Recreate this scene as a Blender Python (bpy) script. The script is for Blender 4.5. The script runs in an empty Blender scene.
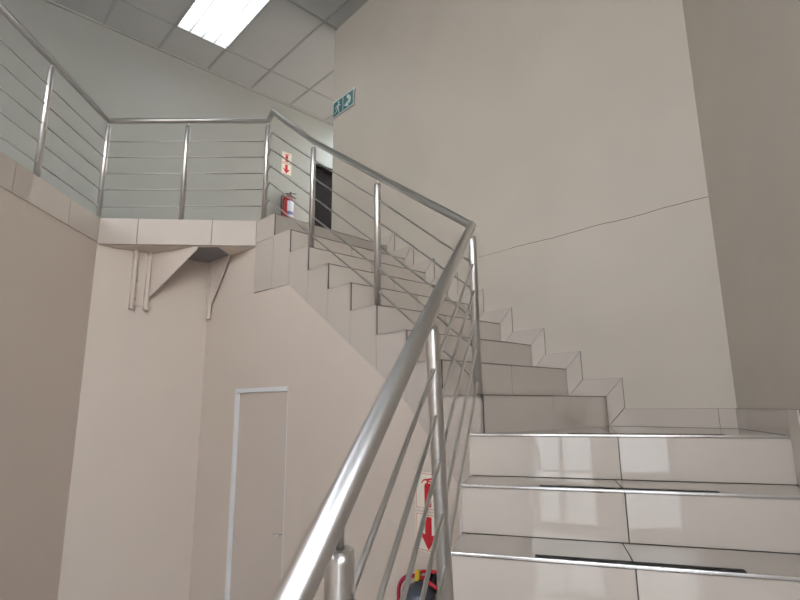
import bpy, bmesh, math, random
from mathutils import Vector, Matrix
random.seed(4)
SC = bpy.context.scene
COL = SC.collection
EYE = 1.811                       # eye height above the ground floor; coordinates below are relative to the eye, z is lifted by EYE

# ------------------------------------------------------------------ camera
cd = bpy.data.cameras.new('camera'); cam = bpy.data.objects.new('camera', cd); COL.objects.link(cam)
cd.sensor_width = 36; cd.lens = 36 * 525.705 / 800; cd.clip_start = 0.02
rt = Vector((0.99996031, 0.00179034, -0.00872775)); up = Vector((0.00890948, -0.20093956, 0.97956313)); bk = -Vector((0, 0.97960201, 0.20094753))
cam.matrix_world = Matrix(((rt.x, up.x, bk.x, 0), (rt.y, up.y, bk.y, 0), (rt.z, up.z, bk.z, EYE), (0, 0, 0, 1)))
SC.camera = cam

# ------------------------------------------------------------------ world, light, exposure
SC.view_settings.view_transform = 'Standard'; SC.view_settings.look = 'None'
SC.view_settings.gamma = 1; SC.view_settings.use_curve_mapping = False
SC.view_settings.exposure = 0.2
wd = bpy.data.worlds.new('world'); SC.world = wd; wd.use_nodes = True
nt = wd.node_tree; nt.nodes.clear()
tc = nt.nodes.new('ShaderNodeTexCoord'); sx = nt.nodes.new('ShaderNodeSeparateXYZ'); cr = nt.nodes.new('ShaderNodeValToRGB')
mr = nt.nodes.new('ShaderNodeMapRange'); bg = nt.nodes.new('ShaderNodeBackground'); ow = nt.nodes.new('ShaderNodeOutputWorld')
nt.links.new(tc.outputs['Generated'], sx.inputs[0]); nt.links.new(sx.outputs['Z'], mr.inputs['Value'])
mr.inputs['From Min'].default_value = -1; mr.inputs['From Max'].default_value = 1
nt.links.new(mr.outputs[0], cr.inputs[0]); nt.links.new(cr.outputs[0], bg.inputs[0]); nt.links.new(bg.outputs[0], ow.inputs[0])
el = cr.color_ramp.elements
el[0].position = 0.0; el[0].color = (0.42, 0.35, 0.30, 1)
el[1].position = 1.0; el[1].color = (0.62, 0.78, 1.0, 1)
e = el.new(0.49); e.color = (0.52, 0.45, 0.40, 1)
e = el.new(0.51); e.color = (0.95, 0.93, 0.90, 1)
bg.inputs[1].default_value = 7.2

def area(name, loc, direction, sx_, sy_, power=0.0, color=(1, 1, 1), portal=False):
    l = bpy.data.lights.new(name, 'AREA'); l.shape = 'RECTANGLE'; l.size = sx_; l.size_y = sy_; l.energy = power; l.color = color
    if portal: l.cycles.is_portal = True
    o = bpy.data.objects.new(name, l); COL.objects.link(o)
    o.location = (loc[0], loc[1], loc[2] + EYE)
    o.rotation_euler = Vector(direction).to_track_quat('-Z', 'Z').to_euler()
    return o

# ------------------------------------------------------------------ plan of the place
V = Vector
def v3(x, y, z=0.0): return V((x, y, z))
R = 0.187; H = 0.12784                                       # riser, landing depth below the eye
D1 = v3(0.2553, 0.9669); N1 = v3(0.9669, -0.2553)           # lower flight: forward, right
D2 = v3(-0.6676, 0.7445); N2 = v3(0.7445, 0.6676)           # upper flight: forward, right
T0 = 2.552; G1 = 0.28888; SL = -0.345; SR = 0.9853
U0 = v3(0.387, 2.551); G2 = 0.26587; W = 1.2236
ZT = -H + 9 * R; ZS = 1.338; ZC = 4.551; ZG = -EYE
PN = v3(0.671, 0.741)
PA = v3(0.741, -0.671)                                       # along the door wall, to the right
C0 = v3(-1.767, 4.725)
NB = v3(-1.203, 4.214)                                       # left end of the side cladding
NEAR = {k: U0 + D2 * (k - 1) * G2 for k in range(1, 8)}
NEAR[8] = v3(-0.848, 3.893); NEAR[9] = v3(-1.011, 4.040)
FAL = {k: (k - 1) * G2 for k in range(1, 9)}; FAL[9] = 2.121
FW = U0 + N2 * W
FAR = {k: FW + D2 * FAL[k] for k in range(1, 10)}
CORN = FW - D2 * 0.713                                       # corner of stair wall and right wall
WEND = FW + D2 * 3.10                                        # free end of the stair wall
HL = 0.122; RL = 0.1890
ROT = math.radians(2.9)
NR = N1 * math.cos(ROT) - D1 * math.sin(ROT)             # nosing line of the lower flight
DR = D1 * math.cos(ROT) + N1 * math.sin(ROT)             # the right wall runs along this
def sr(t): return SL + (CORN - (D1 * t + N1 * SL)).dot(NR)
def low(s, t, z=0.0): return N1 * SL + D1 * t + NR * (s - SL) + v3(0, 0, z)
def zk(k): return -H + k * R if k > 0 else -HL + k * RL
BD = v3(0.729, 0.685).normalized(); BN = v3(0.685, -0.729).normalized(); BP = v3(-2.593, 6.432)   # back wall: along, into the room

# ------------------------------------------------------------------ materials
def mat(name, col, rough=0.5, metal=0.0, spec=0.5, noise=0.0, nscale=3.0, bump=0.0, bscale=40.0, rvar=0.0, coat=0.0, stretch=None, emit=None, estr=0.0):
    m = bpy.data.materials.new(name); m.use_nodes = True; t = m.node_tree
    b = t.nodes['Principled BSDF']
    b.inputs['Base Color'].default_value = (*col, 1); b.inputs['Roughness'].default_value = rough
    b.inputs['Metallic'].default_value = metal; b.inputs['Specular IOR Level'].default_value = spec
    b.inputs['Coat Weight'].default_value = coat; b.inputs['Coat Roughness'].default_value = 0.04
    if emit: b.inputs['Emission Color'].default_value = (*emit, 1); b.inputs['Emission Strength'].default_value = estr
    co = t.nodes.new('ShaderNodeTexCoord'); src = co.outputs['Object']
    if stretch:
        mp = t.nodes.new('ShaderNodeMapping'); mp.inputs['Scale'].default_value = stretch; t.links.new(src, mp.inputs[0]); src = mp.outputs[0]
    n = t.nodes.new('ShaderNodeTexNoise'); n.inputs['Scale'].default_value = nscale; n.inputs['Detail'].default_value = 5; t.links.new(src, n.inputs['Vector'])
    mx = t.nodes.new('ShaderNodeMixRGB'); mx.blend_type = 'MIX'
    lo = tuple(c * (1 - noise) for c in col); hi = tuple(min(1, c * (1 + noise)) for c in col)
    mx.inputs[1].default_value = (*lo, 1); mx.inputs[2].default_value = (*hi, 1)
    t.links.new(n.outputs['Fac'], mx.inputs[0]); t.links.new(mx.outputs[0], b.inputs['Base Color'])
    if rvar:
        q = t.nodes.new('ShaderNodeMapRange'); q.inputs['To Min'].default_value = max(0, rough - rvar); q.inputs['To Max'].default_value = rough + rvar
        t.links.new(n.outputs['Fac'], q.inputs['Value']); t.links.new(q.outputs[0], b.inputs['Roughness'])
    if bump:
        n2 = t.nodes.new('ShaderNodeTexNoise'); n2.inputs['Scale'].default_value = bscale; n2.inputs['Detail'].default_value = 4; t.links.new(src, n2.inputs['Vector'])
        bp_ = t.nodes.new('ShaderNodeBump'); bp_.inputs['Strength'].default_value = bump; bp_.inputs['Distance'].default_value = 0.01
        t.links.new(n2.outputs['Fac'], bp_.inputs['Height']); t.links.new(bp_.outputs[0], b.inputs['Normal'])
    return m
M = {}
M['paint'] = mat('cream_plaster', (0.665, 0.58, 0.51), 0.42, noise=0.03, nscale=1.3, bump=0.22, bscale=9)
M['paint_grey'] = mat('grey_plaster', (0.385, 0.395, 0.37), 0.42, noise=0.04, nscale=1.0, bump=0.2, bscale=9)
M['paint_stair'] = mat('stair_wall_plaster', (0.61, 0.555, 0.485), 0.48, noise=0.07, nscale=1.6, bump=0.35, bscale=6)
M['tile'] = mat('glazed_tile', (0.60, 0.54, 0.485), 0.025, noise=0.03, nscale=2.0, spec=0.6)
M['side_tile'] = mat('side_tile', (0.55, 0.49, 0.44), 0.35, spec=0.3, noise=0.03, nscale=2.0)
M['floor_tile'] = mat('floor_tile', (0.58, 0.54, 0.50), 0.08, noise=0.03, nscale=2.0)
M['grout'] = mat('grout', (0.10, 0.085, 0.075), 0.8, noise=0.2, nscale=30)
M['grout_light'] = mat('pale_grout', (0.17, 0.15, 0.13), 0.8, noise=0.2, nscale=30)
M['concrete'] = mat('concrete', (0.45, 0.41, 0.37), 0.8, noise=0.08, nscale=8)
M['steel'] = mat('brushed_steel', (0.64, 0.625, 0.61), 0.30, metal=1.0, noise=0.03, nscale=20, stretch=(1, 1, 1))
M['trim'] = mat('aluminium_trim', (0.70, 0.70, 0.70), 0.2, metal=0.9, noise=0.03, nscale=40)
M['darktrim'] = mat('dark_edge_joint', (0.20, 0.175, 0.15), 0.4, noise=0.1, nscale=30)
M['rubber'] = mat('black_grip', (0.03, 0.03, 0.03), 0.75, noise=0.2, nscale=200, bump=0.3, bscale=300)
M['door'] = mat('door_paint', (0.62, 0.54, 0.48), 0.4, noise=0.03, nscale=2)
M['frame'] = mat('frame_paint', (0.76, 0.77, 0.79), 0.35, noise=0.02)
M['darkdoor'] = mat('dark_door', (0.012, 0.008, 0.010), 0.6, spec=0.15, noise=0.2, nscale=6)
M['ceil'] = mat('ceiling_board', (0.44, 0.45, 0.445), 0.8, noise=0.03, nscale=1.5, bump=0.1, bscale=120)
M['tbar'] = mat('ceiling_grid_metal', (0.37, 0.37, 0.365), 0.5, noise=0.03)
M['cornice'] = mat('cornice_metal', (0.40, 0.395, 0.38), 0.5)
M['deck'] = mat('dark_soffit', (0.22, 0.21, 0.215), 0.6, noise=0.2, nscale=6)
M['white'] = mat('white_enamel', (0.8, 0.8, 0.8), 0.35)
M['lamp'] = mat('lamp_tube', (1, 1, 1), 0.5, emit=(0.93, 0.98, 1.0), estr=3.0)
M['reflector'] = mat('lamp_reflector', (0.9, 0.92, 0.93), 0.3, emit=(0.9, 0.97, 1.0), estr=1.1)
M['louvre'] = mat('lamp_louvre', (0.75, 0.77, 0.78), 0.3, metal=0.6)
M['acrylic'] = mat('acrylic', (0.72, 0.82, 0.82), 0.1)
M['green'] = mat('exit_green', (0.01, 0.13, 0.13), 0.3, noise=0.05)
M['signwhite'] = mat('sign_white', (0.66, 0.78, 0.80), 0.4)
M['cream'] = mat('sign_cream', (0.80, 0.76, 0.65), 0.45)
M['signred'] = mat('sign_red', (0.60, 0.012, 0.03), 0.4)
M['black'] = mat('black_line', (0.03, 0.03, 0.03), 0.5)
M['red'] = mat('extinguisher_red', (0.42, 0.012, 0.02), 0.22, coat=0.5)
M['hose'] = mat('hose_crimson', (0.40, 0.012, 0.05), 0.4)
M['hoseblack'] = mat('hose_black', (0.03, 0.02, 0.025), 0.5)
M['slate'] = mat('slate_shoulder', (0.06, 0.075, 0.10), 0.3, noise=0.1)
M['yellow'] = mat('yellow_seal', (0.75, 0.55, 0.03), 0.4)
M['chrome'] = mat('valve_chrome', (0.8, 0.78, 0.75), 0.12, metal=1)
M['label'] = mat('paper_label', (0.62, 0.64, 0.74), 0.5, noise=0.15, nscale=40)
M['labelblue'] = mat('label_print', (0.16, 0.14, 0.30), 0.5, noise=0.3, nscale=60)
M['crack'] = mat('crack_dark', (0.20, 0.17, 0.15), 0.9)
M['glass'] = mat('window_glass', (1, 1, 1), 0.0)
M['mullion'] = mat('window_aluminium', (0.12, 0.11, 0.10), 0.4, metal=0.3)
M['brick'] = mat('red_brick', (0.42, 0.20, 0.14), 0.8, noise=0.2, nscale=8)
M['paving'] = mat('paving', (0.45, 0.42, 0.38), 0.8, noise=0.1, nscale=2)
g = M['glass'].node_tree
for n_ in list(g.nodes):
    if n_.type == 'BSDF_PRINCIPLED':
        n_.inputs['Transmission Weight'].default_value = 1.0; n_.inputs['IOR'].default_value = 1.01

# ------------------------------------------------------------------ mesh helpers (world-space, lifted by EYE)
class MB:
    def __init__(self): self.bm = bmesh.new()
    def _face(self, vs):
        try: return self.bm.faces.new(vs)
        except ValueError: return None
    def prism(self, poly, z0, z1):
        """vertical prism on a plan polygon; z0/z1 numbers or lists per vertex"""
        n = len(poly)
        a = z0 if isinstance(z0, (list, tuple)) else [z0] * n
        b = z1 if isinstance(z1, (list, tuple)) else [z1] * n
        lo = [self.bm.verts.new((p[0], p[1], a[i] + EYE)) for i, p in enumerate(poly)]
        hi = [self.bm.verts.new((p[0], p[1], b[i] + EYE)) for i, p in enumerate(poly)]
        self._face(list(reversed(lo))); self._face(hi)
        for i in range(n):
            j = (i + 1) % n; self._face([lo[i], lo[j], hi[j], hi[i]])
        return self
    def plate(self, pts, nrm, th):
        """3D polygon extruded by th along nrm"""
        o = V((0, 0, EYE)); d = V(nrm).normalized() * th
        lo = [self.bm.verts.new(V(p) + o) for p in pts]; hi = [self.bm.verts.new(V(p) + o + d) for p in pts]
        self._face(list(reversed(lo))); self._face(hi); n = len(pts)
        for i in range(n):
            j = (i + 1) % n; self._face([lo[i], lo[j], hi[j], hi[i]])
        return self
    def wallq(self, p, q, z0, z1, nrm, th):
        return self.plate([v3(p[0], p[1], z0), v3(q[0], q[1], z0), v3(q[0], q[1], z1), v3(p[0], p[1], z1)], nrm, th)
    def tube(self, pts, r, seg=16, cap=True, rr=None):
        pts = [V(p) + V((0, 0, EYE)) for p in pts]; rings = []
        n = len(pts)
        for i, p in enumerate(pts):
            if i == 0: t = pts[1] - pts[0]
            elif i == n - 1: t = pts[-1] - pts[-2]
            else: t = (pts[i + 1] - p).normalized() + (p - pts[i - 1]).normalized()
            t.normalize()
            sc_ = 1.0
            if 0 < i < n - 1:
                c_ = t.dot((pts[i + 1] - p).normalized()); sc_ = 1 / max(0.5, c_)
            if i == 0:
                a = t.orthogonal().normalized()
            else:
                a = (a - t * a.dot(t)).normalized()
            b = t.cross(a)
            ri = rr[i] if rr else r
            bend = None
            if 0 < i < n - 1 and sc_ > 1.001:
                bend = ((pts[i + 1] - p).normalized() - (p - pts[i - 1]).normalized()); bend = (bend - t * bend.dot(t))
                bend = bend.normalized() if bend.length > 1e-6 else None
            ring = []
            for k in range(seg):
                u = 2 * math.pi * k / seg; o = (a * math.cos(u) + b * math.sin(u)) * ri
                if bend: o += bend * o.dot(bend) * (sc_ - 1)
                ring.append(self.bm.verts.new(p + o))
            rings.append(ring)
        for i in range(n - 1):
            for k in range(seg):
                j = (k + 1) % seg; f = self._face([rings[i][k], rings[i][j], rings[i + 1][j], rings[i + 1][k]])
                if f: f.smooth = True
        if cap: self._face(list(reversed(rings[0]))); self._face(rings[-1])
        return self
    def lathe(self, c, prof, seg=24):
        """prof: (radius, z) list around the vertical axis at c"""
        rings = []
        for r_, z in prof:
            rings.append([self.bm.verts.new((c[0] + r_ * math.cos(2 * math.pi * k / seg), c[1] + r_ * math.sin(2 * math.pi * k / seg), z + EYE)) for k in range(seg)])
        for i in range(len(rings) - 1):
            for k in range(seg):
                j = (k + 1) % seg; f = self._face([rings[i][k], rings[i][j], rings[i + 1][j], rings[i + 1][k]])
                if f: f.smooth = True
        self._face(list(reversed(rings[0]))); self._face(rings[-1])
        return self
    def build(self, name, m, parent=None, origin=None, bevel=0.0):
        bmesh.ops.recalc_face_normals(self.bm, faces=self.bm.faces[:])
        me = bpy.data.meshes.new(name)
        root = parent
        off = V((0, 0, 0))
        if root is not None:
            r_ = root
            while r_ is not None: off += r_.location; r_ = r_.parent
        elif origin is not None: off = V((origin[0], origin[1], origin[2] + EYE))
        bmesh.ops.translate(self.bm, verts=self.bm.verts[:], vec=-off)
        self.bm.to_mesh(me); self.bm.free()
        me.materials.append(M[m] if isinstance(m, str) else m)
        o = bpy.data.objects.new(name, me); COL.objects.link(o)
        if parent is not None: o.parent = parent
        else: o.location = off
        if bevel:
            b = o.modifiers.new('bevel', 'BEVEL'); b.width = bevel; b.segments = 2; b.limit_method = 'ANGLE'; b.angle_limit = math.radians(50)
        return o
def thing(name, label, cat, loc, group=None):
    o = bpy.data.objects.new(name, None); COL.objects.link(o); o.location = (loc[0], loc[1], loc[2] + EYE); o.empty_display_size = 0.1
    o['label'] = label; o['category'] = cat
    if group: o['group'] = group
    return o
def tag(o, label, cat, group=None):
    o['label'] = label; o['category'] = cat
    if group: o['group'] = group
    return o
def struct(o, label=None):
    o['kind'] = 'structure'
    if label: o['label'] = label
    return o
def inset2(poly, d):
    """shrink a convex 2D polygon by d on every side"""
    n = len(poly); A = sum(poly[i][0] * poly[(i + 1) % n][1] - poly[(i + 1) % n][0] * poly[i][1] for i in range(n))
    s = 1 if A > 0 else -1; out = []
    for i in range(n):
        p0, p1, p2 = V(poly[i - 1]), V(poly[i]), V(poly[(i + 1) % n])
        a = (p1 - p0).normalized(); b = (p2 - p1).normalized()
        na = V((-a.y, a.x)) * s; nb = V((-b.y, b.x)) * s
        k = 1 + na.dot(nb); out.append(p1 + (na + nb) * (d / max(k, 0.2)))
    return out

# ================================================================== STRUCTURE
# ground floor
mb = MB(); mb.prism([(-2.9, -4.2), (4.2, -4.2), (4.2, 6), (-2.9, 6)], ZG - 0.1, ZG - 0.003); struct(mb.build('floor', 'grout'), 'ground floor slab')
mb = MB()
for i in range(-5, 7):
    for j in range(-7, 9):
        x0, y0 = i * 0.6, j * 0.6
        if x0 + 0.6 > 4.1 or x0 < -2.9: continue
        mb.prism([(x0 + .002, y0 + .002), (x0 + .598, y0 + .002), (x0 + .598, y0 + .598), (x0 + .002, y0 + .598)], ZG - 0.02, ZG)
struct(mb.build('floor_tiles', 'floor_tile'), 'square glazed tiles of the ground floor')

# left wall below the upper corridor
def xl(y): return -2.44 - 0.0336 * (y - 2.965)
mb = MB(); mb.prism([(xl(-4), -4), (xl(4.125), 4.125), (xl(4.125) - .25, 4.125), (xl(-4) - .25, -4)], ZG, 1.3505)
struct(mb.build('wall_left', 'paint'), 'tall cream plaster wall below the upper corridor')
# recess wall under the landing
RC = v3(xl(4.125), 4.125)
mb = MB(); mb.prism([(xl(4.125) - .2, 4.12), (xl(4.125), 4.125), (C0 + PN * .02).xy, (C0 + PN * .3 + PA * .25).xy, (C0.x - .1, C0.y + .4), (-2.8, 4.45)], ZG, ZS)
struct(mb.build('wall_recess', 'paint'), 'cream plaster wall under the landing beside the left corner')

# door wall + wall under the upper flight, with the door opening
DA0, DA1, DZ = 0.572, 1.272, 0.150
def pa(s): return C0 + PA * s
def bandz(x):                             # underside of the side cladding
    P = [(-1.21, .936), (-.852, .932), (-.289, .363), (-.122, .199), (.065, -.012), (.133, -.125), (.248, -.326), (.387, -.565)]
    if x <= P[0][0]: return P[0][1]
    for a, b in zip(P, P[1:]):
        if x <= b[0]: return a[1] + (b[1] - a[1]) * (x - a[0]) / (b[0] - a[0])
    return P[-1][1]
mb = MB(); IN = 0.008
mb.wallq(pa(-.02) + PN * IN, pa(DA0) + PN * IN, ZG, ZS, PN, .2)
mb.wallq(pa(DA0) + PN * IN, pa(.761) + PN * IN, DZ, ZS, PN, .2)
e8 = (v3(-.848, 3.893) - C0).dot(PA)
mb.wallq(pa(.761) + PN * IN, pa(e8) + PN * IN, DZ, .93, PN, .2)
mb.plate([pa(e8) + PN * IN + v3(0, 0, DZ), pa(DA1) + PN * IN + v3(0, 0, DZ), pa(DA1) + PN * IN + v3(0, 0, bandz(pa(DA1).x)), pa(e8) + PN * IN + v3(0, 0, .93)], PN, .2)
# right of the door: polyline plan with a top following the cladding
pts = [pa(DA1)] + [NEAR[7]] + [v3(x, U0.y + (x - U0.x) * D2.y / D2.x) for x in (-.5, -.289, -.122, -.03, .065, .1, .133, .19, .248, .32, .387)]
for a, b in zip(pts, pts[1:]):
    a2, b2 = a + N2 * IN, b + N2 * IN
    mb.plate([a2 + v3(0, 0, ZG), b2 + v3(0, 0, ZG), b2 + v3(0, 0, bandz(b.x)), a2 + v3(0, 0, bandz(a.x))], N2, .05)
struct(mb.build('wall_stairside', 'paint'), 'cream plaster wall under the upper stair flight')

# stair wall (large), with free end
mb = MB(); mb.prism([CORN.xy, WEND.xy, (WEND + N2 * .23).xy, (CORN + N2 * .23 - D2 * .3).xy], ZG, ZC + .06)
struct(mb.build('wall_stair', 'paint_stair'), 'large plaster wall beside the stairs')
# right wall
RW0 = CORN - DR * 3.47
rc = CORN
mb = MB(); mb.prism([RW0.xy, CORN.xy, (CORN + N1 * .25 + D1 * .2).xy, (RW0 + N1 * .25).xy], ZG, ZC + .06)
struct(mb.build('wall_right', 'paint_stair'), 'plaster wall to the right of the stairs')
# lobby beyond the foot of the stairs
LB = RW0 + N1 * 3.0
mb = MB(); mb.prism([(RW0 + N1 * .25).xy, LB.xy, (LB + D1 * .2).xy, (RW0 + N1 * .25 + D1 * .2).xy], ZG, ZC + .06)
struct(mb.build('wall_lobby', 'paint'), 'lobby wall')
mb = MB(); mb.prism([LB.xy, (LB.x, -4.0), (LB.x + .2, -4.0), (LB.x + .2, LB.y + .2)], ZG, ZC + .06)
struct(mb.build('wall_side', 'paint'), 'lobby side wall')
# back wall of the upper corridor with its doorway
def bw(u): return BP + BD * u
UD0, UD1, UDZ = 1.72, 2.62, ZT + 2.22
mb = MB()
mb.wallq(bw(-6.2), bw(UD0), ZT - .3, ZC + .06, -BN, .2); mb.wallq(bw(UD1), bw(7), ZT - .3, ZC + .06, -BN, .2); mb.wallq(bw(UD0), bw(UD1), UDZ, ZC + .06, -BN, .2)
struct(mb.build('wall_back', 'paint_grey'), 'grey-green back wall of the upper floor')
XL = bw(-6.2).x
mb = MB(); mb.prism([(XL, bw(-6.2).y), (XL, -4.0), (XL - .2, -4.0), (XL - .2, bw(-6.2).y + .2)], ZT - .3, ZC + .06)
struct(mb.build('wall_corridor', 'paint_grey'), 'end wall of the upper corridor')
# corridor behind the stair wall, with a daylight window
CE = WEND + N2 * 1.9
CB = WEND - D2 * 1.6
mb = MB(); mb.wallq(CB + N2 * .23, CB + N2 * 2.1, ZT - .2, ZC + .06, -D2, .15); struct(mb.build('wall_passage', 'paint_grey'), 'passage wall')
mb = MB()
s0, s1, w0, w1 = -1.6, 3.6, -.9, 1.9
q = lambda s: CE + D2 * s
mb.wallq(q(s0), q(w0), ZT - .2, ZC + .06, N2, .2); mb.wallq(q(w1), q(s1), ZT - .2, ZC + .06, N2, .2)
mb.wallq(q(w0), q(w1), ZT - .2, ZT + .5, N2, .2); mb.wallq(q(w0), q(w1), ZT + 2.7, ZC + .06, N2, .2)
struct(mb.build('wall_end', 'paint_grey'), 'passage end wall with window')
def window(name, p, qq, z0, z1, nrm, nx, nz, label):
    L = (qq - p).length; d = (qq - p).normalized(); f = MB(); t = .05
    for i in range(nx + 1):
        c = p + d * (L - t) * i / nx; f.wallq(c, c + d * t, z0, z1, nrm, .06)
    for j in range(nz + 1):
        z = z0 + (z1 - z0 - t) * j / nz; f.wallq(p, qq, z, z + t, nrm, .055)
    o = struct(f.build(name, 'mullion'), label)
    gl = MB(); gl.wallq(p + nrm * .025, qq + nrm * .025, z0, z1, nrm, .006); gl.build('pane', 'glass', o)
    return o
window('window_1', q(w0), q(w1), ZT + .5, ZT + 2.7, N2, 2, 1, 'passage window')
c = (q(w0) + q(w1)) / 2 + N2 * .12; area('window_1_daylight', (c.x, c.y, ZT + 1.7), -N2, 2.4, 1.6, portal=True)

# front wall with the glazed shop front and high windows
YF = -4.0; BV = v3(0, -1)
mb = MB()
lo0, lo1 = -1.9, 3.2
lg0, lg1 = -2.1, -1.0
le0, le1, zl2 = -.68, .12, ZG + 2.1
hg0, hg1 = -2.15, 3.3
cg0, cg1 = -6.2, -2.7
zl1 = ZG + 2.45; zh0, zh1 = ZG + 2.65, ZG + 6.1
def slabw(x0, x1, z0, z1): mb.wallq((x0, YF), (x1, YF), z0, z1, BV, .2)
slabw(-6.8, cg0, ZG, ZC + .06); slabw(cg0, cg1, ZG, ZT + .3); slabw(cg0, cg1, zh1, ZC + .06); slabw(cg1, hg0, ZG, ZC + .06)
slabw(hg0, lg0, ZG, zh0); slabw(lg0, lg1, zl1, zh0); slabw(lg1, le0, ZG, zh0); slabw(le0, le1, zl2, zh0); slabw(le1, hg1, ZG, zh0); slabw(hg0, hg1, zh1, ZC + .06); slabw(hg1, 4.2, ZG, ZC + .06)
struct(mb.build('wall_front', 'paint'), 'street front wall behind the viewer')
window('window_2', v3(lg0, YF - .05), v3(lg1, YF - .05), ZG, zl1, BV, 2, 1, 'glazed shop front')
window('window_5', v3(le0, YF - .05), v3(le1, YF - .05), ZG, zl2, BV, 1, 1, 'glazed entrance leaf')
area('window_5_daylight', ((le0 + le1) / 2, YF - .15, (ZG + zl2) / 2), (0, 1, 0), le1 - le0, zl2 - ZG, portal=True)
window('window_3', v3(hg0, YF - .05), v3(hg1, YF - .05), zh0, zh1, BV, 4, 1, 'high front window')
window('window_4', v3(cg0, YF - .05), v3(cg1, YF - .05), ZT + .3, zh1, BV, 3, 1, 'corridor front window')
area('window_2_daylight', ((lg0 + lg1) / 2, YF - .15, (ZG + zl1) / 2), (0, 1, 0), lg1 - lg0, zl1 - ZG, portal=True)
area('window_3_daylight', ((hg0 + hg1) / 2, YF - .15, (zh0 + zh1) / 2), (0, 1, 0), hg1 - hg0, zh1 - zh0, portal=True)
area('window_4_daylight', ((cg0 + cg1) / 2, YF - .15, (ZT + .3 + zh1) / 2), (0, 1, 0), cg1 - cg0, zh1 - ZT - .3, portal=True)
# outside: paving and a brick house across the street
mb = MB(); mb.prism([(-30, -40), (30, -40), (30, -4.25), (-30, -4.25)], ZG - .2, ZG - .05); struct(mb.build('ground_street', 'paving'), 'street paving outside')

# ceiling + grid
UO, UM, VO, VM = -.665, .6425, .575, 1.27
def cg(u, v): return BP + BD * u + BN * v
mb = MB(); b = .014
LU0, LU1, LV0, LV1 = UO, UO + UM, VO, VO + VM
for u0_, u1_, v0_, v1_ in ((-8, LU0, -.4, 11.5), (LU1, 12, -.4, 11.5), (LU0, LU1, -.4, LV0), (LU0, LU1, LV1, 11.5)):
    mb.prism([cg(u0_, v0_).xy, cg(u1_, v0_).xy, cg(u1_, v1_).xy, cg(u0_, v1_).xy], ZC, ZC + .02)
struct(mb.build('ceiling', 'ceil'), 'suspended ceiling of white boards'); mb = MB()
mb.prism([cg(-8, -.4).xy, cg(12, -.4).xy, cg(12, 11.5).xy, cg(-8, 11.5).xy], ZC + .15, ZC + .2)
struct(mb.build('ceiling_slab', 'concrete'), 'slab above the suspended ceiling'); mb = MB()
for i in range(-7, 12):
    u = UO + UM * i
    mb.plate([cg(u - b, .0) + v3(0, 0, ZC - .008), cg(u + b, .0) + v3(0, 0, ZC - .008), cg(u + b, 8.6) + v3(0, 0, ZC - .008), cg(u - b, 8.6) + v3(0, 0, ZC - .008)], (0, 0, 1), .012)
for j in range(0, 7):
    v = VO + VM * j
    mb.plate([cg(-6, v - b) + v3(0, 0, ZC - .008), cg(7, v - b) + v3(0, 0, ZC - .008), cg(7, v + b) + v3(0, 0, ZC - .008), cg(-6, v + b) + v3(0, 0, ZC - .008)], (0, 0, 1), .0115)
struct(mb.build('trim_1', 'tbar'), 'metal grid between the ceiling boards')
mb = MB(); mb.plate([cg(-6, 0) + v3(0, 0, ZC - .02), cg(7, 0) + v3(0, 0, ZC - .02), cg(7, .03) + v3(0, 0, ZC - .02), cg(-6, .03) + v3(0, 0, ZC - .02)], (0, 0, 1), .02)
struct(mb.build('trim_2', 'cornice'), 'thin metal edge where ceiling meets back wall')

# upper floor slab (corridor + landing)
BF0, BF1 = v3(-2.474, 4.118), NB
slab = [(XL, -4.0), (xl(-4) - .01, -4.0), (xl(4.11) - .01, 4.11 + .01), (BF1.x - .0, BF1.y + .012), (NEAR[9].x + .01, NEAR[9].y + .012), FAR[9].xy, WEND.xy, (CE + N2 * .1).xy, bw(6).xy, bw(-6.2).xy]
mb = MB(); mb.prism([tuple(p) for p in slab], ZS, ZT - .004); struct(mb.build('floor_upper', 'concrete'), 'upper floor slab')
mb = MB(); mb.prism([tuple(p) for p in slab], ZT - .004, ZT); struct(mb.build('floor_upper_tiles', 'floor_tile'), 'tiled surface of the upper floor')
# painted soffit and the dark unpainted strip under the landing
mb = MB(); mb.plate([BF0 + v3(.05, .03, ZS), BF1 + v3(0, .02, ZS), C0 + v3(.02, -.0, ZS), RC + v3(0, .0, ZS)], (0, 0, -1), .006); struct(mb.build('trim_3', 'paint'), 'painted underside of the landing')
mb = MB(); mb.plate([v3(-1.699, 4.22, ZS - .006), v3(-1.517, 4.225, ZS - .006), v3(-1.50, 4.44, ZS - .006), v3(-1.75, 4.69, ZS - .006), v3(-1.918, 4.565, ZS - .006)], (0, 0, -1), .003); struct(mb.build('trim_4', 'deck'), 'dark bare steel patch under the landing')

# tiled edge bands: landing front and corridor edge
def tiles_on_line(mb_, a, b_, joints, z0, z1, nrm, th=.01, gap=.0025):
    L = (b_ - a).length; d = (b_ - a).normalized(); js = [0] + [j for j in joints if 0 < j < L] + [L]
    for s_, e_ in zip(js, js[1:]):
        mb_.wallq(a + d * (s_ + (gap if s_ else 0)), a + d * (e_ - (gap if e_ < L else 0)), z0, z1, nrm, th)
zb = 1.336
F0 = v3(-2.474, 4.118); F1 = NB
fn = v3(0.0436, -1).normalized()
g_ = MB(); g_.wallq(F0, F1, zb + .002, ZT - .002, -fn, .012); struct(g_.build('trim_5', 'grout'), 'joints behind the landing edge tiles')
mb = MB(); tiles_on_line(mb, F0 + v3(0.006, 0), F1, [.306, .905], zb, ZT, fn, .008); struct(mb.build('trim_6', 'side_tile'), 'beige tiles along the landing edge')
la, lb = v3(xl(-4), -4), v3(xl(4.118), 4.118)
ln = v3(1, .0336).normalized()
g_ = MB(); g_.wallq(la, lb, 1.352, ZT - .002, -ln, .012); struct(g_.build('trim_7', 'grout'), 'joints behind the corridor edge tiles')
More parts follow.
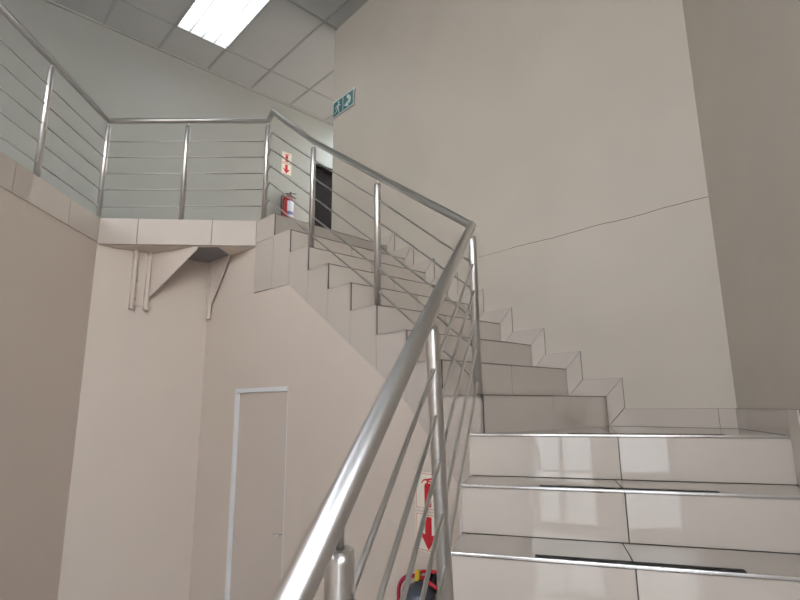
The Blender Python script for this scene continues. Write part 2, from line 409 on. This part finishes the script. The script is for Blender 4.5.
mb = MB(); L_ = (lb - la).length; tiles_on_line(mb, la, lb, [L_ - .42 - .6 * i for i in range(13, -1, -1)], 1.350, ZT, ln, .010); struct(mb.build('trim_8', 'tile'), 'glazed tiles along the corridor edge')

# ---- skirting (stepped, mitred) on the stair wall
def wbp(a, z): return FW + D2 * a + v3(0, 0, z)
SK = .111
pol = []
for k in range(1, 10):
    a, z, zb_ = FAL[k], zk(k), zk(k - 1)
    pol.append([(a, zb_), (a, z), (a - SK, z + SK), (a - SK, zb_ + SK)])
    if k < 9: a2 = FAL[k + 1]; pol.append([(a, z), (a - SK, z + SK), (a2 - SK, z + SK), (a2, z)])
pol.append([(FAL[9], ZT), (FAL[9] - SK, ZT + SK), (2.7, ZT + SK), (2.7, ZT)]); pol.append([(2.7, ZT), (2.7, ZT + SK), (3.10, ZT + SK), (3.10, ZT)])
pol.append([(0, -HL), (-SK, -HL + .104), (-.625, -HL + .104), (-.625, -HL)]); pol.append([(-.625, -HL), (-.625, -HL + .104), (-.712, -HL + .104), (-.712, -HL)])
mb, gb = MB(), MB()
for p in pol:
    gb.plate([wbp(*x) for x in p], -N2, .003); mb.plate([wbp(x[0], x[1]) for x in inset2([V(t) for t in p], .0016)], -N2, .009)
struct(gb.build('baseboard_joints', 'grout_light'), 'dark joints of the stepped skirting')
struct(mb.build('baseboard_stair', 'tile'), 'stepped glazed skirting tiles on the stair wall')
# ---- skirting on the right wall, landing and lower flight
TC = CORN.dot(DR)
def wrp(t, z): return CORN - DR * (TC - t) + v3(0, 0, z)
TR = low(sr(T0), T0).dot(DR)
pol = [[(TR, -HL), (TR, -HL + .104), (TC - .17, -HL + .104), (TC - .17, -HL)], [(TC - .17, -HL), (TC - .17, -HL + .104), (TC, -HL + .104), (TC, -HL)]]
for k in range(0, 8):
    t, z, zn = TR - k * G1, -HL - k * RL, -HL - (k + 1) * RL
    pol.append([(t, zn), (t, z), (t - SK, z), (t - SK, zn + SK), (t - SK, zn + SK)][:4]); 
    pol.append([(t, zn), (t - SK, zn + SK), (t - G1 - .0, zn + SK), (t - G1, zn)])
pol[2:] = []
for k in range(0, 8):
    t, z, zn = TR - k * G1, -HL - k * RL, -HL - (k + 1) * RL
    pol.append([(t, zn), (t, z + .104), (t - SK, z + .104), (t - SK, zn + SK)] if k == 0 else [(t, zn), (t, z), (t, z + .104), (t - SK, z + .104), (t - SK, zn + SK)])
    pol.append([(t, zn), (t - SK, zn + SK), (t - G1, zn + SK), (t - G1, zn)])
mb, gb = MB(), MB()
for p in pol:
    gb.plate([wrp(*x) for x in p], -NR, .003); mb.plate([wrp(x[0], x[1]) for x in inset2([V(t) for t in p], .0016)], -NR, .009)
struct(gb.build('baseboard_right_joints', 'grout_light'), 'dark joints of the right skirting')
struct(mb.build('baseboard_right', 'tile'), 'glazed skirting tiles on the right wall')

# ---- crack in the plaster of the stair wall
cp = []
n = 46
for i in range(n):
    a = -.712 + (1.12 + .712) * i / (n - 1)
    cp.append((a, 1.172 + .02 * i / (n - 1) + .003 * math.sin(i * .45) + random.uniform(-.0018, .0018)))
mb = MB()
for i in range(n - 1):
    w_ = .0022 if i < 34 else .0015
    a, b_ = cp[i], cp[i + 1]
    mb.plate([wbp(a[0], a[1] - w_), wbp(b_[0], b_[1] - w_), wbp(b_[0], b_[1] + w_), wbp(a[0], a[1] + w_)], -N2, .0008)
struct(mb.build('trim_9', 'crack'), 'thin horizontal crack in the stair wall plaster')

# ---- door_1 in the door wall
fr = MB()
def pz(s, z, dep=0.0): return pa(s) + PN * (IN + dep) + v3(0, 0, z)
fr.wallq(pa(DA0) + PN * (IN - .012), pa(DA0 + .020) + PN * (IN - .012), ZG, DZ, PN, .05)
fr.wallq(pa(DA1 - .012) + PN * (IN + .004), pa(DA1) + PN * (IN + .004), ZG, DZ, PN, .08)
fr.wallq(pa(DA0) + PN * (IN - .012), pa(DA1) + PN * (IN - .006), DZ - .02, DZ + .012, PN, .13)
d1o = MB(); d1o.wallq(pa(DA0 + .021) + PN * (IN + .018), pa(DA1 - .016) + PN * (IN + .018), ZG + .01, DZ - .022, PN, .04)
door = struct(d1o.build('door_1', 'door', origin=(pa(DA0).x, pa(DA0).y, ZG), bevel=.002), 'narrow cream door in the wall under the stairs')
struct(fr.build('door_frame', 'frame', parent=door), 'pale blue-white steel door frame')
hd = MB(); hs = DA1 - .05
hp = pz(hs, -.86, .018)
hd.tube([hp, hp - PN * .045], .008, 10); hd.tube([hp - PN * .042 + PA * .005, hp - PN * .045 - PA * .035 + v3(0, 0, .012)], .007, 10)#, .0175), pz(hs + .016, -.90, .0175), pz(hs + .016, -.80, .0175), pz(hs - .016, -.80, .0175)], PN, .004)
hd.build('door_handle', 'steel', parent=door)

# ---- door_2: dark doorway in the back wall
d2 = MB(); d2.wallq(bw(UD0 + .04) - BN * .08, bw(UD1 - .04) - BN * .08, ZT, UDZ - .04, -BN, .04)
door2 = struct(d2.build('door_2', 'darkdoor', origin=(bw(UD0).x, bw(UD0).y, ZT)), 'dark door in the upper back wall')
f2 = MB(); f2.wallq(bw(UD0), bw(UD0 + .04), ZT, UDZ, -BN, .12); f2.wallq(bw(UD1 - .04), bw(UD1), ZT, UDZ, -BN, .12); f2.wallq(bw(UD0), bw(UD1), UDZ - .04, UDZ, -BN, .12)
f2.build('door_frame', 'darkdoor', parent=door2)

# ================================================================== STAIRCASE
def plan(mb_, poly, z0, z1): return mb_.prism([tuple(p.xy) for p in poly], z0, z1)
st = thing('staircase', 'tiled staircase with a short wide lower flight turning left into the long upper flight', 'staircase', (0.6, 1.2, ZG))
body = MB()
TH = .010
for k in range(0, 9):      # lower flight core
    t0 = T0 - k * G1 + .012; z = zk(-k) - TH
    t1 = T0 - (k - 1) * G1 + .012 if k else T0 + .02
    if k == 0: continue
    plan(body, [low(SL + .01, t0), low(sr(t0) - .001, t0), low(sr(t1) - .001, t1), low(SL + .01, t1)], ZG + .001, z)
land = [low(SL + .01, T0 + .012), low(sr(T0) - .001, T0 + .012), CORN - N1 * .001, FAR[1] - N2 * .001, NEAR[1] + N2 * .065]
plan(body, land, ZG + .001, -HL - TH)
for k in range(1, 9):
    i0 = D2 * .012
    plan(body, [NEAR[k] + i0 + N2 * .065, FAR[k] + i0 - N2 * .001, FAR[k + 1] + D2 * .012 - N2 * .001, NEAR[k + 1] + D2 * .012 + N2 * .065], zk(k) - .36, zk(k) - TH)
body.build('stair_core', 'grout', parent=st)
NOSE = .012
# lower flight finishes
SJ = .300
for k in range(0, 9):
    t = T0 - k * G1; z = zk(-k); R_ = RL if k < 8 else z - ZG - .001
    # riser under this nosing
    m_ = MB()
    SJ = [.309, .281, .257, .24][min(k, 3)]
    for s0_, s1_ in ((SL, SJ - .0022), (SJ + .0022, sr(t) - .003)):
        m_.plate([low(s0_, t + .004, z - R_ + .003), low(s1_, t + .004, z - R_ + .003), low(s1_, t + .004, z - .013), low(s0_, t + .004, z - .013)], D1, .008)
    m_.build('riser', 'tile', parent=st)
    if k:
        m_ = MB()
        for s0_, s1_ in ((SL, SJ - .0022), (SJ + .0022, sr(t) - .003)):
            plan(m_, [low(s0_, t + .006, 0), low(s1_, t + .006, 0), low(s1_, t + G1 + .001, 0), low(s0_, t + G1 + .001, 0)], z - .012, z)
        m_.build('tread', 'tile', parent=st)
    m_ = MB(); m_.plate([low(SL, t - .003, z - .010), low(sr(t) - .004, t - .003, z - .010), low(sr(t) - .004, t - .003, z + .0015), low(SL, t - .003, z + .0015)], D1, .010)
    m_.build('nosing_trim', 'trim', parent=st, bevel=.003)
    if k in (1, 2, 3, 4, 5, 6, 7, 8) or k == 0:
        s0_, s1_ = ((.10, .72), (-.03, .60), (-.055, .570))[min(k, 2)]
        m_ = MB(); plan(m_, [low(s0_, t + .010, 0), low(s1_, t + .010, 0), low(s1_, t + .040, 0), low(s0_, t + .040, 0)], z, z + .003)
        o = m_.build('grip_strip', 'rubber', parent=st); o['label'] = 'black anti-slip strip'
# landing tiles
m_ = MB(); SJ = .305
A_ = low(SL, T0 + .006, 0); B_ = low(SJ - .0022, T0 + .006, 0); C_ = low(SJ + .0022, T0 + .006, 0); D_ = low(sr(T0) - .003, T0 + .006, 0)
# intersection of the joint line with the first upper riser / stair wall
def isect(p, d, q_, e_):
    det = d.x * (-e_.y) + e_.x * d.y
    r_ = q_ - p; s_ = (r_.x * (-e_.y) + e_.x * r_.y) / det
    return p + d * s_
J1 = isect(low(SJ, T0, 0), D1, NEAR[1] + D2 * .012, N2)
plan(m_, [A_, B_, J1 - N1 * .0022, NEAR[1] + D2 * .010 + N2 * .0], -HL - .012, -HL)
J2 = isect(low(SJ + .0022, T0, 0), D1, NEAR[1] + D2 * .012, N2)
plan(m_, [C_, D_, CORN - N1 * .003, FAR[1] - N2 * .002, J2], -HL - .012, -HL)
m_.build('tread', 'tile', parent=st)
# upper flight finishes
def lerp(a, b_, f): return a + (b_ - a) * f
JT = {1: [.61], 2: [.31, .92], 3: [.61], 4: [.31, .92], 5: [.61], 6: [.31, .92], 7: [.61], 8: [.31, .92], 9: [.61]}
JT = {k: [.61] for k in range(1, 10)}
for k in range(1, 10):
    a, b_ = NEAR[k], FAR[k]; Lr = (b_ - a).length; d = (b_ - a).normalized(); z = zk(k)
    js = [0] + [j for j in JT[k]] + [Lr]
    m_ = MB()
    for s_, e_ in zip(js, js[1:]):
        m_.plate([a + d * (s_ + (.002 if s_ else 0)) + D2 * .003 + v3(0, 0, z - R + .002), a + d * (e_ - .002) + D2 * .003 + v3(0, 0, z - R + .002), a + d * (e_ - .002) + D2 * .003 + v3(0, 0, z - .005), a + d * (s_ + (.002 if s_ else 0)) + D2 * .003 + v3(0, 0, z - .005)], D2, .010)
    m_.build('riser', 'tile', parent=st)
    m_ = MB(); m_.plate([a + v3(0, 0, z - .0045), b_ - d * .002 + v3(0, 0, z - .0045), b_ - d * .002 + v3(0, 0, z + .001), a + v3(0, 0, z + .001)], D2, .009)
    m_.build('nosing_trim', 'darktrim', parent=st)
    if k < 9:
        a2, b2 = NEAR[k + 1], FAR[k + 1]; m_ = MB()
        plan(m_, [a + D2 * .009, b_ + D2 * .009 - d * .002, b2 + D2 * .005 - d * .002, a2 + D2 * .005], z - .01, z)
        m_.build('tread', 'tile', parent=st)
# side cladding columns of the upper flight
m_ = MB(); gg = MB()
def column(p, q_, ztop, inn, splits=()):
    d = (q_ - p); L = d.length; d = d.normalized(); gp = .0018
    zs = [None] + list(splits) + [ztop]
    xs = [p + d * gp, q_ - d * gp]
    for i in range(len(zs) - 1):
        lo = [bandz(x.x) if zs[i] is None else zs[i] + gp for x in xs]
        hi = zs[i + 1] - (gp if i < len(zs) - 2 else 0)
        m_.plate([xs[0] + v3(0, 0, lo[0]), xs[1] + v3(0, 0, lo[1]), xs[1] + v3(0, 0, hi), xs[0] + v3(0, 0, hi)], inn, .009)
    gg.plate([p + inn * .004 + v3(0, 0, bandz(p.x) + .002), q_ + inn * .004 + v3(0, 0, bandz(q_.x) + .002), q_ + inn * .004 + v3(0, 0, ztop - .003), p + inn * .004 + v3(0, 0, ztop - .003)], inn, .008)
column(NB, NEAR[9], ZT, PN, (ZT - .195,))
column(NEAR[9], NEAR[8], zk(8), PN)
column(NEAR[8], NEAR[7], zk(7), N2)
for k in range(7, 1, -1): column(NEAR[k], NEAR[k - 1], zk(k - 1), N2)
m_.build('side_cladding', 'side_tile', parent=st); gg.build('side_grout', 'grout', parent=st)
# side cladding of the lower flight
m_ = MB()
for k in range(1, 9):
    t = T0 - k * G1; z = zk(-k)
    m_.plate([low(SL - .010, t + .002, max(z - .35, ZG)), low(SL - .010, t + G1 - .002, max(z - .35, ZG)), low(SL - .010, t + G1 - .002, z - .002), low(SL - .010, t + .002, z - .002)], N1, .009)
m_.build('side_cladding', 'side_tile', parent=st)

# ================================================================== RAILING
rl = thing('railing', 'brushed stainless steel railing with round handrail, posts and five thin rods along stairs and landing', 'railing', (.37, 2.55, zk(1)))
ZR = 2.465
P1 = v3(.3685, 2.55); ZP1 = .907
Lc = v3(-2.515, 4.160); Rc = v3(-1.135, 4.180); Kc = v3(-1.062, 4.042)
P4 = v3(-.138, 3.154); P7 = v3(-.664, 3.782)
def lowrail(s): return P1 - D1 * s
def lz(s): return ZP1 - .578 * s
HR = .022
def rail(pts): MB().tube(pts, HR, 24).build('handrail', 'steel', parent=rl)
Lx = lambda y: -2.515 + .0336 * (4.16 - y)
rail([v3(Lx(-3.9), -3.9, ZR), v3(Lc.x, Lc.y, ZR), v3(Rc.x, Rc.y, ZR), v3(Kc.x, Kc.y, ZR), v3(P7.x, P7.y, 2.046), v3(P4.x, P4.y, 1.462), v3(P1.x, P1.y, ZP1), lowrail(2.42) + v3(0, 0, lz(2.42))])
def post(p, z0, zr, r_=.0215, gap=.055, lean=None, pin=.006):
    m_ = MB(); base = p if lean is None else lean
    zt_ = zr - gap
    top = v3(p.x, p.y, zt_)
    m_.tube([v3(base.x, base.y, z0), lerp(v3(base.x, base.y, z0), top, .985), top], r_, 24, rr=[r_, r_, r_ * .94])
    o = m_.build('post', 'steel', parent=rl)
    MB().tube([v3(p.x, p.y, zt_ - .002), v3(p.x, p.y, zr - HR * .6)], pin, 10).build('connector_pin', 'steel', parent=o)
for i in range(9):
    y = 4.16 - .80 * i
    if i == 0: post(Lc, ZT, ZR)
    else: post(v3(Lx(y), y), ZT, ZR)
post(v3(-1.829, 4.172), ZT, ZR); post(Rc, ZT, ZR)
post(P7, zk(7), 2.046); post(P4, zk(4), 1.462); post(P1, zk(1), ZP1, .0215, .06)
post(v3(.090, 1.499), zk(-4), lz(1.066), .0205, .062, lean=v3(.125, 1.492))
post(v3(-.089, .809), zk(-6), lz(1.78), .0215, .075)
post(lowrail(2.36), zk(-9), lz(2.36), .0205, .055)
hz = [.715, .567, .417, .270, .120]
oP7 = [.152, .300, .456, .612, .765]; oP4 = [.158, .306, .460, .607, .752]; oP1 = [.200, .338, .484, .630, .785]
oP2 = [.149, .277, .400, .530, .662]; oE = [.147, .277, .407, .537, .667]; sP2 = [.006, .010, .014, .019, .024]
for i in range(5):
    z = ZT + hz[i]; rr_ = .0058
    zk_ = ZR - [.178, .325, .475, .625, .775][i]
    P2 = lowrail(1.066)
    MB().tube([v3(Lx(-3.9), -3.9, z), v3(Lc.x, Lc.y, z), v3(Rc.x, Rc.y, z), v3(Kc.x, Kc.y, z - .0), v3(P7.x, P7.y, 2.046 - oP7[i]), v3(P4.x, P4.y, 1.462 - oP4[i]),
               v3(P1.x, P1.y, ZP1 - oP1[i]), P2 + N1 * sP2[i] + v3(0, 0, lz(1.066) - .017 - oP2[i]), lowrail(2.36) + v3(0, 0, lz(2.36) - .010 - oE[i])], rr_, 12).build('rod', 'steel', parent=rl)

# ================================================================== BRACKETS UNDER THE LANDING
RDn = v3(.700, .714); RO = v3(.714, -.700)     # along the recess wall to the right; outward
RD2 = (C0 - RC).normalized(); RO2 = v3(RD2.y, -RD2.x)
def rw(s, z, out=0.0): return C0 - RD2 * s + RO2 * out + v3(0, 0, z)
bk = thing('wall_bracket', 'painted steel bracket with twin uprights and a large triangular plate under the landing', 'bracket', rw(.58, .83, .03), 'steel brackets under the landing')
m_ = MB()
for s_ in (.655, .545):
    m_.plate([rw(s_, .825), rw(s_ - .012, .825), rw(s_ - .012, ZS - .008), rw(s_, ZS - .008)], RO2, .05)
    m_.plate([rw(s_ + (.0 if s_ > .6 else .0), .825, .05), rw(s_ - .026, .825, .05), rw(s_ - .026, ZS - .008, .05), rw(s_, ZS - .008, .05)], RO2, .006)
m_.plate([rw(.655, .86), rw(.545, .86), rw(.545, ZS - .008), rw(.655, ZS - .008)], RO2, .012)
m_.build('channel', 'paint', parent=bk, bevel=.002)
for z in (1.08, .92): MB().tube([rw(.60, z, .010), rw(.60, z, .024)], .012, 6).build('bolt', 'paint', parent=bk)
m_ = MB(); tip = v3(-1.685, 4.186); wp = rw(.525, 0, .02)
gd = (tip - wp).normalized(); gn = v3(-gd.y, gd.x)
m_.plate([wp + v3(0, 0, .935), wp + gd * .02 + v3(0, 0, .93), tip + v3(0, 0, ZS - .035), tip + v3(0, 0, ZS - .008), wp + v3(0, 0, ZS - .008)], gn, .012)
m_.build('gusset_plate', 'paint', parent=bk, bevel=.001)
bk2 = thing('wall_bracket', 'painted narrow triangular steel bracket in the recess corner under the landing, the right one', 'bracket', pa(.1) + v3(0, 0, .93), 'steel brackets under the landing')
m_ = MB(); p0 = C0 + v3(.045, -.075); t2 = v3(-1.500, 4.440)
gd = (t2 - p0).normalized(); gn = v3(-gd.y, gd.x)
m_.plate([p0 + v3(0, 0, .93), p0 + gd * .02 + v3(0, 0, .925), t2 + v3(0, 0, ZS - .03), t2 + v3(0, 0, ZS - .008), p0 + v3(0, 0, ZS - .008)], gn, .012)
m_.build('gusset_plate', 'paint', parent=bk2)
m_ = MB(); m_.prism([(C0 + v3(.012, -.05)).xy, (C0 + v3(.032, -.07)).xy, (C0 + v3(.055, -.05)).xy, (C0 + v3(.035, -.03)).xy], .80, ZS - .008)
m_.build('channel', 'paint', parent=bk2)

# ================================================================== CEILING LIGHT
lc = cg((LU0 + LU1) / 2, (LV0 + LV1) / 2)
cl = thing('ceiling_light', 'square-louvred fluorescent ceiling light panel glowing white above the landing', 'ceiling light', (lc.x, lc.y, ZC))
def cp4(u0, u1, v0, v1, z): return [cg(u0, v0) + v3(0, 0, z), cg(u1, v0) + v3(0, 0, z), cg(u1, v1) + v3(0, 0, z), cg(u0, v1) + v3(0, 0, z)]
m_ = MB(); q_ = .016
for a_ in ((LU0 + .002, LU0 + q_, LV0 + .002, LV1 - .002), (LU1 - q_, LU1 - .002, LV0 + .002, LV1 - .002), (LU0 + q_, LU1 - q_, LV0 + .002, LV0 + q_), (LU0 + q_, LU1 - q_, LV1 - q_, LV1 - .002)):
    m_.plate(cp4(*a_, ZC - .003), (0, 0, 1), .09)
m_.build('frame', 'white', parent=cl)
m_ = MB(); m_.plate(cp4(LU0 + q_, LU1 - q_, LV0 + q_, LV1 - q_, ZC + .075), (0, 0, 1), .004); m_.build('reflector', 'reflector', parent=cl)
for i in range(4):
    u = LU0 + q_ + (LU1 - LU0 - 2 * q_) * (i + .5) / 4
    MB().tube([cg(u, LV0 + .06) + v3(0, 0, ZC + .05), cg(u, LV1 - .06) + v3(0, 0, ZC + .05)], .013, 10).build('lamp_tube', 'lamp', parent=cl)
m_ = MB()
for i in range(1, 4):
    u = LU0 + q_ + (LU1 - LU0 - 2 * q_) * i / 4; m_.plate(cp4(u - .006, u + .006, LV0 + q_, LV1 - q_, ZC - .002), (0, 0, 1), .03)
for j in range(1, 20):
    v = LV0 + q_ + (LV1 - LV0 - 2 * q_) * j / 20; m_.plate(cp4(LU0 + q_, LU1 - q_, v - .0012, v + .0012, ZC - .001), (0, 0, 1), .025)
m_.build('louvre', 'louvre', parent=cl)

# added, unseen panel behind the stair wall, brightens the wall over the upper door
pc = cg(2.75, .62); pz0 = ZC - .05
cl2 = thing('ceiling_light', 'added unseen fluorescent panel brightening the passage behind the stair wall', 'ceiling light', (pc.x, pc.y, pz0))
MB().plate(cp4(2.45, 3.05, .15, 1.15, pz0), (0, 0, 1), .04).build('housing', 'white', parent=cl2)
MB().plate(cp4(2.48, 3.02, .18, 1.12, pz0 - .003), (0, 0, 1), .0025).build('diffuser', 'reflector', parent=cl2)
al_ = area('added_passage_lamp', (pc.x, pc.y, pz0 - .01), (0, 0, -1), .5, .9, 26, (.72, .92, 1.0)); al_.rotation_euler = (0, 0, math.atan2(BD.y, BD.x))  # cool area light added with the panel to brighten the passage

# ================================================================== SIGNS
def flat(fn_, pts, m, th, d0, nrm, name, parent):
    mb_ = MB(); mb_.plate([fn_(*p) + nrm * d0 for p in pts], nrm, th); return mb_.build(name, m, parent=parent)
# exit sign: u runs right, origin at left lower corner; wall normal -N2
EO = FW + D2 * 3.085
def ef(u, z): return EO - D2 * u + v3(0, 0, 3.357 + z)
ex = thing('exit_sign', 'small green and white exit sign with running figure and curved arrow on the stair wall', 'sign', ef(.2, .1))
En = -N2
mb = MB(); mb.plate([ef(0, 0) + En * .010, ef(.405, 0) + En * .010, ef(.405, .20) + En * .010, ef(0, .20) + En * .010], En, .006); mb.build('acrylic_plate', 'signwhite', parent=ex)
for a, b_ in ((.012, .194), (.206, .393)):
    flat(ef, [(a, .012), (b_, .012), (b_, .186), (a, .186)], 'green', .001, .0162, En, 'green_panel', ex)
m_ = MB()
def shape(pts, mb_=None): (mb_ or m_).plate([ef(*p) + En * .0174 for p in pts], En, .0008)
cx = .103
shape([(cx + .012 + .017 * math.cos(t * math.pi / 5), .155 + .017 * math.sin(t * math.pi / 5)) for t in range(10)])
shape([(cx - .01, .135), (cx + .022, .135), (cx + .012, .08), (cx - .022, .08)])
shape([(cx + .018, .132), (cx + .05, .112), (cx + .045, .102), (cx + .012, .118)])
shape([(cx - .008, .134), (cx - .045, .118), (cx - .055, .090), (cx - .044, .088), (cx - .036, .110), (cx - .010, .118)])
shape([(cx - .022, .085), (cx - .005, .085), (cx - .030, .048), (cx - .072, .030), (cx - .074, .042), (cx - .042, .056)])
shape([(cx - .006, .085), (cx + .014, .082), (cx + .030, .0175), (cx + .018, .022), (cx + .006, .024), (cx + .014, .0175)])
m_.build('running_figure', 'signwhite', parent=ex)
m_ = MB(); cu, cz = .285, .100
ang_ = [math.radians(100 - 11 * i) for i in range(15)]
for a, b_ in zip(ang_, ang_[1:]):
    shape([(cu + 0.068 * math.cos(a), cz + 0.068 * math.sin(a)), (cu + 0.026 * math.cos(a), cz + 0.026 * math.sin(a)), (cu + 0.026 * math.cos(b_), cz + 0.026 * math.sin(b_)), (cu + 0.068 * math.cos(b_), cz + 0.068 * math.sin(b_))])
shape([(cu + .020, cz - .004), (cu + .020, cz - .084), (cu - .062, cz - .040)])
m_.build('curved_arrow', 'signwhite', parent=ex)
for u_, z_ in ((-.022, -.012), (.385, -.004), (-.004, .185), (.385, .185)):
    m_ = MB(); m_.plate([ef(u_, z_), ef(u_ + .024, z_), ef(u_ + .024, z_ + .022), ef(u_, z_ + .022)], En, .018); m_.build('standoff', 'white', parent=ex)

def fire_signs(fo, uvec, nrm, s, where):
    """two stacked signs; fo = lower left corner of the lower sign; s = side"""
    def f(u, z): return fo + uvec * u + v3(0, 0, z)
    def pl(pts, m, d0, th, name, par):
        mb_ = MB(); mb_.plate([f(*p) + nrm * d0 for p in pts], nrm, th); return mb_.build(name, m, parent=par)
    out = []
    for kind in ('arrow', 'extinguisher'):
        o_ = 0 if kind == 'arrow' else s + .012
        t_ = thing(kind + '_sign', where[kind], 'sign', f(s / 2, o_ + s / 2), 'fire point signs')
        pl([(0, o_), (s, o_), (s, o_ + s), (0, o_ + s)], 'cream', 0, .003, 'plate', t_)
        mb_ = MB(); i_, w_ = .008, .0022
        for q_ in ([(i_, o_ + i_), (s - i_, o_ + i_), (s - i_, o_ + i_ + w_), (i_, o_ + i_ + w_)], [(i_, o_ + s - i_ - w_), (s - i_, o_ + s - i_ - w_), (s - i_, o_ + s - i_), (i_, o_ + s - i_)],
                   [(i_, o_ + i_), (i_ + w_, o_ + i_), (i_ + w_, o_ + s - i_), (i_, o_ + s - i_)], [(s - i_ - w_, o_ + i_), (s - i_, o_ + i_), (s - i_, o_ + s - i_), (s - i_ - w_, o_ + s - i_)]):
            mb_.plate([f(*p) + nrm * .003 for p in q_], nrm, .0006)
        mb_.build('border_line', 'signred' , parent=t_)
        mb_ = MB(); c = s / 2; k = s / .19
        def P(pts): mb_.plate([f(c + a * k, o_ + b_ * k) + nrm * .0031 for a, b_ in pts], nrm, .0008)
        if kind == 'arrow':
            P([(-.024, .172), (.024, .172), (.024, .085), (-.024, .085)]); P([(0, .012), (.068, .098), (.024, .085), (-.024, .085), (-.068, .098)][0:5])
        else:
            P([(-.024, .018), (.024, .018), (.024, .120), (.018, .134), (-.018, .134), (-.024, .120)])
            P([(-.006, .134), (.006, .134), (.006, .146), (-.006, .146)])
            P([(-.012, .146), (.052, .158), (.052, .166), (-.012, .156)]); P([(-.012, .146), (.040, .138), (.042, .144), (-.010, .152)])
            P([(-.010, .150), (-.012, .158), (-.034, .150), (-.048, .134), (-.041, .132), (-.030, .143)])
        mb_.build(kind + '_symbol', 'signred', parent=t_)
        out.append(t_)
    return out
def npl(al): return U0 + D2 * al
fire_signs(npl(.478) + v3(0, 0, -.715) + N2 * (IN - .001), -D2, -N2, .188,
           dict(arrow='cream sign with red arrow pointing down, low on the wall seen between railing rods', extinguisher='cream sign with red extinguisher symbol, low on the wall behind the near railing'))
fire_signs(bw(1.168) + v3(0, 0, 3.42), BD, BN, .170,
           dict(arrow='small sign with red down arrow on the upper back wall behind the rods', extinguisher='small sign with red extinguisher symbol, topmost on the upper back wall'))

# ================================================================== EXTINGUISHERS
def extinguisher(c, u, nrm, ztop, label, lower):
    """c plan centre, u to the right along the wall, nrm out of the wall; ztop = top of the bottle shoulder"""
    r_ = .078; Hh = .43; zb_ = ztop - Hh
    t_ = thing('fire_extinguisher', label, 'fire extinguisher', v3(c.x, c.y, zb_), 'wall mounted fire extinguishers')
    MB().lathe(c, [(r_ * .86, zb_), (r_, zb_ + .012), (r_, ztop - .075)], 28).build('bottle', 'red', parent=t_)
    MB().lathe(c, [(r_, ztop - .075), (r_ * .97, ztop - .05), (r_ * .80, ztop - .022), (r_ * .45, ztop - .004), (.022, ztop), (.022, ztop + .012)], 28).build('shoulder', 'slate' if lower else 'red', parent=t_)
    zz = ztop + .012
    MB().lathe(c, [(.018, zz - .002), (.020, zz + .012), (.016, zz + .03), (.018, zz + .04)], 16).build('valve', 'chrome', parent=t_)
    cc = v3(c.x, c.y)
    m_ = MB(); m_.tube([cc + v3(0, 0, zz + .03), cc + u * .03 + v3(0, 0, zz + .045), cc + u * .13 + v3(0, 0, zz + .062)], .008, 10); m_.build('top_lever', 'signred' if lower else 'black', parent=t_)
    m_ = MB(); m_.tube([cc + v3(0, 0, zz + .018), cc + u * .04 + v3(0, 0, zz + .012), cc + u * .13 + v3(0, 0, zz - .012)], .009, 10); m_.build('carry_handle', 'signred' if lower else 'black', parent=t_)
    m_ = MB(); m_.plate([cc + u * .0 + nrm * .02 + v3(0, 0, zz + .0), cc + u * .028 + nrm * .02 + v3(0, 0, zz + .008), cc + u * .034 + nrm * .02 + v3(0, 0, zz + .058), cc + u * .008 + nrm * .02 + v3(0, 0, zz + .05)], nrm, .012)
    m_.build('seal_tag', 'yellow' if lower else 'black', parent=t_, bevel=.003)
    hp_ = [cc + nrm * .01 + v3(0, 0, zz + .022)]
    for i in range(1, 15):
        a = math.pi * .5 + (math.pi * .5) * i / 14
        hp_.append(cc + nrm * .02 + u * (.125 * math.cos(a) - .0) + v3(0, 0, zz - .075 + .095 * math.sin(a)))
    e_ = hp_[-1]; hp_ += [e_ + v3(0, 0, -.10), e_ + u * .012 + v3(0, 0, -.22), e_ + u * .025 + v3(0, 0, -.32)]
    MB().tube(hp_, .0095, 12).build('hose', 'hose' if lower else 'hoseblack', parent=t_)
    MB().tube([hp_[-1] + v3(0, 0, .01), hp_[-1] + v3(0, 0, -.05)], .013, 12, rr=[.010, .015]).build('nozzle', 'black', parent=t_)
    # label wrapped on the front
    base = math.atan2((nrm + u * .35).y, (nrm + u * .35).x)
    for nm, z0, z1, m, rr_ in (('label', zb_ + .10, ztop - .09, 'label', r_ + .0012), ('label_print', zb_ + .13, zb_ + .18, 'labelblue', r_ + .0022)):
        mb_ = MB(); bm = mb_.bm; pv = None
        for i in range(15):
            a = base - 1.0 + 2.0 * i / 14
            lo_ = bm.verts.new((c.x + rr_ * math.cos(a), c.y + rr_ * math.sin(a), z0 + EYE)); hi_ = bm.verts.new((c.x + rr_ * math.cos(a), c.y + rr_ * math.sin(a), z1 + EYE))
            if pv: f = bm.faces.new([pv[0], lo_, hi_, pv[1]]); f.smooth = True
            pv = (lo_, hi_)
        mb_.build(nm, m, parent=t_)
    m_ = MB(); w_ = cc - nrm * (r_ + .012)
    m_.plate([w_ - u * .02 + v3(0, 0, ztop - .06), w_ + u * .02 + v3(0, 0, ztop - .06), w_ + u * .02 + v3(0, 0, zz + .02), w_ - u * .02 + v3(0, 0, zz + .02)], -nrm, .012)
    m_.tube([w_ + v3(0, 0, zz + .005), cc + v3(0, 0, zz + .005)], .006, 8)
    m_.build('wall_hook', 'black', parent=t_)
    return t_
cE = npl(.355) - N2 * (.078 + .018)
extinguisher(cE, -D2, -N2, -.825, 'red fire extinguisher with crimson hose and yellow seal, low behind the near railing', True)
cU = bw(1.245) + BN * (.078 + .024)
extinguisher(cU, BD, BN, 3.035, 'small red fire extinguisher with pale label on the upper back wall', False)
